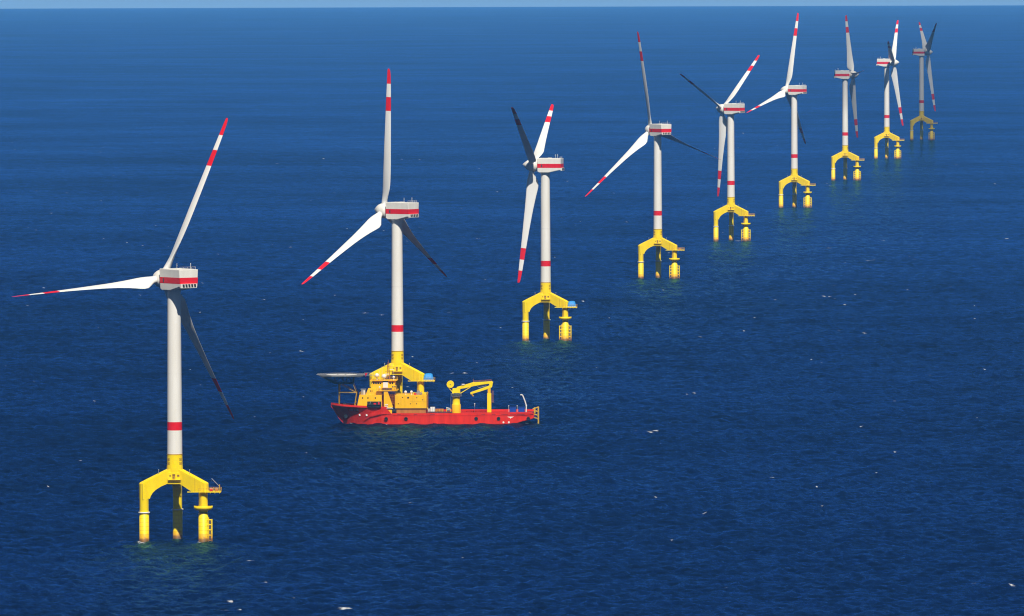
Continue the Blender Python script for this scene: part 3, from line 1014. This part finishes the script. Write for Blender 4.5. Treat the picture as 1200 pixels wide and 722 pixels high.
for x, y, z0_, z1_ in ((-22.7, -3.2, 18.7, 24.6), (-24.2, 2.5, 18.7, 23.2), (-18.0, -2.6, 18.7, 22.8), (cx+1.6, cy, 24.2, 25.7), (cx-1.5, cy, 24.2, 25.9)):
    MB().tube((x, y, z0_), (x, y, z1_), .05, n=5).build('whip_aerial', [MW], mast)
for x, y, z, r_ in ((-25.0, -1.5, 20.6, .95), (-21.9, -3.4, 20.2, 1.05), (-17.7, -3.4, 19.9, .55)):
    MB().sphere((x, y, z), r_).tube((x, y, 18.7), (x, y, z-.6), .25, n=8).build('satellite_dome', [MW], wh)

# helideck
hx, hzz = -40.2, 20.9
mb = MB()
n8 = 8
ring = [(hx+10.0*math.cos(math.pi/8+k*math.pi/4), 10.0*math.sin(math.pi/8+k*math.pi/4)) for k in range(8)]
mb.prism(ring, 20.35, 20.9, lambda u, v, w: (u, v, w))
hd = part('helideck', mb, [mat('helideck_grey', (0.15, 0.16, 0.18), 0.7, dirt=0.2, streak=False)])
MB().lathe([(6.0, 20.903), (6.6, 20.903), (6.6, 20.912), (6.0, 20.912)], 40, c=(hx, 0, 0)).box(hx-2, hx-1.4, -2, 2, 20.903, 20.912).box(hx+1.4, hx+2, -2, 2, 20.903, 20.912).box(hx-1.4, hx+1.4, -.3, .3, 20.903, 20.912).build('landing_marking', [MW], hd)
# safety net frame, sloping outwards and up
mb = MB()
ring2 = [(hx+11.4*math.cos(math.pi/8+k*math.pi/4), 11.4*math.sin(math.pi/8+k*math.pi/4)) for k in range(8)]
for k in range(8):
    a, b = ring[k], ring[(k+1) % 8]; c, d = ring2[k], ring2[(k+1) % 8]
    mb.tube((c[0], c[1], 21.05), (d[0], d[1], 21.05), .07, n=5)
    for q in range(7):
        f = q/6
        mb.tube((a[0]+(b[0]-a[0])*f, a[1]+(b[1]-a[1])*f, 20.7), (c[0]+(d[0]-c[0])*f, c[1]+(d[1]-c[1])*f, 21.05), .05, n=4)
    for g_ in (.33, .66):
        mb.tube((a[0]+(c[0]-a[0])*g_, a[1]+(c[1]-a[1])*g_, 20.75+.3*g_), (b[0]+(d[0]-b[0])*g_, b[1]+(d[1]-b[1])*g_, 20.75+.3*g_), .03, n=4)
mb.build('safety_net', [MG], hd)
mb = MB()
for y in (-4.5, 0, 4.5):
    mb.path([(hx-8.5, y, 20.2), (hx-2.8, y, 17.2), (hx+5.0, y, 17.2), (hx+5.2, y, 20.2)], .16, n=6)
    for a, b in ((-5.6, -2.8), (-2.8, -2.8), (-.5, -2.8), (-.5, 1.6), (2.8, 1.6), (2.8, 5.0)):
        mb.tube((hx+a, y, 20.3), (hx+b, y, 17.2), .10, n=5)
for x in (-5.6, -2.8, 1.6, 5.0):
    z = 20.2 if x == -5.6 else 17.2
    mb.tube((hx+x, -4.5, z), (hx+x, 4.5, z), .13, n=6)
mb.box(hx-9.3, hx+9.3, -.15, .15, 20.0, 20.36)
for y in (-6, -3, 3, 6):
    mb.box(hx-8.5, hx+8.5, y-.12, y+.12, 20.0, 20.36)
mb.build('truss', [MDK], hd)
mb = MB()
for y in (-4.0, 4.0):
    mb.tube((-41.2, y*.55, 7.5), (-41.2, y, 17.2), .24, n=8)
    mb.tube((-33.6, y, 13.2), (-34.6, y, 7.0), .2, n=8)
    mb.tube((-41.2, y, 13.3), (-33.6, y, 13.3), .15, n=6)
    mb.tube((-41.2, y, 17.2), (-33.4, y, 13.2), .15, n=6)
    mb.tube((-33.6, y, 13.2), (hx+5.0, y, 17.2), .13, n=6)
mb.tube((-41.2, -4, 13.3), (-41.2, 4, 13.3), .12, n=6)
mb.tube((-41.2, -4, 17.2), (-41.2, 4, 17.2), .12, n=6)
part('helideck_post', mb, [MYD])
part('pedestal_foot', MB().box(-41.9, -40.5, -2.8, -1.6, 7.5, 8.35), [MO])
mb = MB()
mb.box(-30.4, -26.5, -1.8, -.4, 20.6, 20.75)
rail(mb, [(-30.4, -1.8, 20.75), (-26.5, -1.8, 20.75)], 1.0, 1.1, .05)
for k in range(10):
    mb.box(-26.5+k*.22, -26.2+k*.22, -1.8, -.4, 20.6-k*.2, 20.68-k*.2)
part('access_walkway', mb, [MG])
mb = MB().tube((-29.6, -5.2, 20.3), (-29.6, -5.2, 21.2), .14, n=6).tube((-29.9, -5.2, 21.2), (-29.0, -5.2, 21.6), .2, n=8)
mb.sphere((-29.6, -5.2, 21.2), .42, n=10)
part('fire_monitor', mb, [MR])

# deck crane
crane_x, crane_y = 9.1, -4.6
mb = MB()
mb.lathe([(1.95, 4.4), (1.9, 8.2), (1.62, 8.6), (1.55, 11.5), (1.75, 11.8)], 28, c=(crane_x, crane_y, 0), mis=[1, 0, 0, 0])
ped = part('crane_pedestal', mb, [MY, MO])
mb = MB()
mb.lathe([(1.6, 11.8), (2.4, 11.8), (2.4, 11.95), (1.6, 11.95)], 24, c=(crane_x, crane_y, 0))
rr_ = [(crane_x+2.35*math.cos(k*math.pi/6), crane_y+2.35*math.sin(k*math.pi/6), 11.95) for k in range(12)]
rail(mb, rr_, 1.0, 1.2, .045, close=True)
mb.tube((crane_x-2.3, crane_y-.4, 5.0), (crane_x-2.3, crane_y-.4, 12), .07, n=6)
mb.build('platform', [MG], ped)
mb = MB()
mb.lathe([(1.5, 11.9), (1.7, 12.4), (1.4, 13.2)], 20, c=(crane_x, crane_y, 0), mi=1)
mb.box(7.3, 9.5, crane_y-.9, crane_y+.9, 13.0, 15.2, top=(7.6, 9.6, crane_y-.8, crane_y+.8))
mb.box(9.2, 10.8, crane_y-.7, crane_y+.7, 13.1, 15.4)
for s in (-.7, .7):
    mb.tube((8.0, crane_y+s, 13.0), (5.3, crane_y+s, 16.0), .13, n=6)
    mb.tube((10.9, crane_y+s*.8, 13.0), (15.3, crane_y+s*.5, 15.7), .17, n=8)
ch_ = part('crane_head', mb, [MY, MDK])
MB().tube((6.6, crane_y-1.1, 16.9), (6.6, crane_y+1.1, 16.9), 1.55, n=28).build('winch_drum', [MY], ch_)
MB().tube((6.6, crane_y-1.25, 16.9), (6.6, crane_y-1.1, 16.9), .2, n=10).build('axle', [MDK], ch_)
# knuckle boom
def beam(pts, depth, mats, name, y=crane_y, w=.55, parent=None):
    mb = MB()
    top = [(p[0], p[1]+h/2) for p, h in zip(pts, depth)]
    bot = [(p[0], p[1]-h/2) for p, h in zip(pts, depth)]
    mb.prism(top+bot[::-1], y-w, y+w, lambda u, v, w_: (u, w_, v))
    return part(name, mb, mats, parent, bevel=.06)
boom = beam([(9.4, 15.2), (13.0, 16.0), (16.4, 16.9), (20, 17.3), (24.5, 17.75)], [1.1, 1.5, 1.75, 1.2, .9], [MY], 'crane_boom')
beam([(15.2, 13.0), (19.5, 14.4), (23.8, 15.9)], [.9, 1.15, 1.3], [MY], 'folded_jib', w=.42)
part('knuckle_joint', MB().prism([(23.3, 15.2), (24.4, 15.6), (24.9, 17.9), (23.9, 18.2), (23.2, 17.3)], crane_y-.62, crane_y+.62, lambda u, v, w: (u, w, v)), [MY])
part('jib_cylinder', MB().tube((18.0, crane_y, 15.9), (22.9, crane_y, 17.2), .16, n=8).tube((18.6, crane_y, 15.4), (22.0, crane_y, 16.2), .1, n=8), [MG])
part('hook_block', MB().tube((15.5, crane_y, 12.9), (16.2, crane_y, 12.0), .3, n=8).sphere((16.3, crane_y, 11.9), .3), [MYD])
mb = MB()
rail(mb, [(16.5, crane_y, 17.8), (24.2, crane_y, 18.3)], .55, 2.0, .04)
mb.tube((16.4, crane_y, 17.6), (16.4, crane_y, 19.2), .06, n=6)
part('boom_rail', mb, [MOD])
part('floodlight', MB().box(11.5, 12.7, crane_y-.9, crane_y-.5, 16.7, 17.1), [MW])
# boom rest
mb = MB()
mb.box(22.35, 24.1, crane_y-.8, crane_y+.8, 4.4, 13.0)
br = part('boom_rest', mb, [MY], bevel=.08)
MB().box(22.6, 23.8, crane_y-.7, crane_y+.7, 13.0, 15.2).build('cradle', [MO], br)
mb = MB()
mb.tube((24.45, crane_y-.5, 9.5), (24.45, crane_y-.5, 14.2), .07, n=6)
mb.tube((24.9, crane_y-.5, 9.5), (24.9, crane_y-.5, 14.2), .07, n=6)
for k in range(12):
    mb.tube((24.45, crane_y-.5, 9.6+k*.4), (24.9, crane_y-.5, 9.6+k*.4), .04, n=4)
mb.box(24.1, 25.2, crane_y-.8, crane_y+.3, 9.2, 9.35)
mb.build('ladder', [MOD], br)
# white stern davit
mb = MB()
mb.path([(39.0, -5.8, 4.4), (39.1, -5.8, 7.8), (38.5, -5.8, 9.8), (37.6, -5.8, 12.1), (37.1, -5.8, 12.5), (36.6, -5.8, 12.35)], .26, n=10)
mb.sphere((39.1, -5.8, 7.8), .34)
part('white_davit', mb, [MW])
# stern boarding frame
mb = MB()
for y in (-6.2, -4.0):
    mb.box(44.0, 44.5, y-.2, y+.2, -.6, 7.2)
    mb.tube((41.8, y, 6.2), (44.2, y, 7.1), .22, n=8)
    for z in (5.2, 3.6, 2.2):
        mb.tube((42.3, y, z+.4), (44.2, y, z), .2, n=8)
for z in (.2, 1.6, 3.0, 4.4, 5.8, 7.0):
    mb.box(43.9, 44.4, -6.2, -4.0, z, z+.28)
mb.box(42.4, 43.0, -6.4, -3.8, 4.4, 6.9)
part('stern_fender_frame', mb, [MYD])
part('stern_light', MB().tube((31.6, -6, 5), (31.6, -6, 7.6), .07, n=6).sphere((31.6, -6, 7.7), .2), [MW])
part('stern_light', MB().tube((35.2, -6, 5), (35.2, -6, 7.6), .07, n=6).sphere((35.2, -6, 7.7), .2), [MW])
part('deck_light', MB().tube((16.6, 5, 4.4), (16.6, 5, 8.0), .09, n=6).sphere((16.6, 5, 8.0), .25), [MW])

# deck cargo: things of their own, resting on the ship
def onship(name, x, y, z, label, cat, group=None):
    p = ship.matrix_basis @ Vector((x, y, z))
    o = empty(name, (SHX+x*math.cos(YAW)-y*math.sin(YAW), SHY+x*math.sin(YAW)+y*math.cos(YAW), sea_z(SHX, SHY)+z), YAW)
    return tag(o, label, cat, group)
def container(x, label):
    o = onship('cargo_container', x, -4.2, 4.75, label, 'container', 'blue containers on the stern deck')
    mb = MB()
    pts = []
    n = 14
    for k in range(n):
        u = -1.28+2.56*k/(n-1)
        pts.append((u, -1.5+(.06 if k % 2 else 0)))
    poly = pts+[(1.28, 1.5), (-1.28, 1.5)]
    mb.prism(poly, .12, 2.35, lambda u, v, w: (u, v, w))
    mb.build('shell', [MNAVY], o)
    mb = MB()
    for sx in (-1.25, 1.25):
        for sy in (-1.52, 1.45):
            mb.box(sx-.09, sx+.09, sy-.09, sy+.09, 0, 2.45)
    mb.box(-1.3, 1.3, -1.6, -1.47, 2.33, 2.47); mb.box(-1.3, 1.3, -1.6, -1.47, 0, .14)
    mb.build('frame', [MNAVY], o)
container(33.3, 'left one of two dark blue containers on the red stern deck')
container(37.0, 'right one of two dark blue containers, beside the white curved davit')
o = onship('rescue_boat', -25.8, -8.0, 6.95, 'dark rescue boat with pale red fittings hung beside the forward deckhouse', 'rescue boat')
mb = MB()
st2 = [(-3.2, .15, 1.1), (-2.4, .7, .7), (-1, 1.0, .5), (1.5, 1.05, .5), (2.8, .9, .6)]
vs = []
for x, w, z in st2:
    vs += [(x, -w, 1.25), (x, -w*.7, z*.5+.1), (x, 0, z*.4), (x, w*.7, z*.5+.1), (x, w, 1.25)]
fs = [(i*5+k, (i+1)*5+k, (i+1)*5+k+1, i*5+k+1) for i in range(4) for k in range(4)]+[(0, 1, 2, 3, 4), (24, 23, 22, 21, 20)]+[(i*5+4, (i+1)*5+4, (i+1)*5, i*5) for i in range(4)]
mb.quad_mesh(vs, fs)
mb.build('hull', [MDK], o)
MB().path([(-3.1, -.3, 1.35), (-1, -1.05, 1.35), (2.8, -1.0, 1.35)], .24, n=8).build('tube', [MBK], o)
MB().box(-.3, .7, -.5, .5, 1.3, 2.1).build('console', [MR], o)
MB().box(1.6, 2.2, -.4, .4, 1.3, 2.4).build('outboard_engine', [MR], o)
MB().tube((-2, 0, 1.4), (-1.6, .9, 3.0), .08, n=6).build('sling', [MG], o)
MB().tube((2, 0, 1.4), (1.6, .9, 3.0), .08, n=6).build('sling', [MG], o)
def crate(x, y, z, sx, sy, sz, m, name, label, cat, trim=None):
    o = onship(name, x, y, z, label, cat)
    MB().box(-sx/2, sx/2, -sy/2, sy/2, .08, sz).build('body', [m], o, bevel=.05)
    mb = MB()
    for k in (-1, 1):
        mb.box(k*sx*.35-.1, k*sx*.35+.1, -sy/2-.02, sy/2+.02, 0, .08)
    for k in (-1, 0, 1):
        mb.box(k*sx*.4-.05, k*sx*.4+.05, -sy/2-.05, -sy/2-.01, .1, sz-.05)
    mb.build('skid', [trim or MG], o)
crate(-1.0, -5.2, 5.2, 2.0, 2, 2.0, MW, 'white_crate', 'white box on the grey deck rack just behind the yellow deckhouse', 'crate')
crate(-2.7, -5.9, 5.2, .9, 1.2, 1.3, MW, 'white_crate', 'small white box tight against the yellow deckhouse corner', 'crate')
crate(1.9, -5.0, 5.2, 3.6, 2, 1.2, MOD, 'orange_skid', 'low orange skid of gear between the white box and the crane', 'equipment skid', MO)
o = onship('deck_rack', 2.0, -5.2, 4.45, 'long low dark rack on deck under the white box and orange skid', 'deck rack')
mb = MB().box(-5.3, 5.3, -1.8, 1.8, .45, .74)
mb.build('top', [MDK], o)
for k in range(6):
    MB().box(-5.1+k*2, -4.9+k*2, -1.7, 1.7, 0, .45).build('leg', [MG], o)
o = onship('deck_winch', 5.8, -5.2, 5.2, 'small grey winch with white cover left of the crane pedestal', 'winch')
MB().tube((-.7, 0, .7), (.7, 0, .7), .5, n=14).build('drum', [MG], o)
MB().box(-.9, -.7, -.6, .6, 0, 1.3).box(.7, .9, -.6, .6, 0, 1.3).build('frame', [MO], o)
MB().prism([(-1.0, 1.5), (.5, 1.3), (.6, 1.5), (-.9, 1.9)], -.6, .6, lambda u, v, w: (u, w, v)).build('cover', [MW], o)
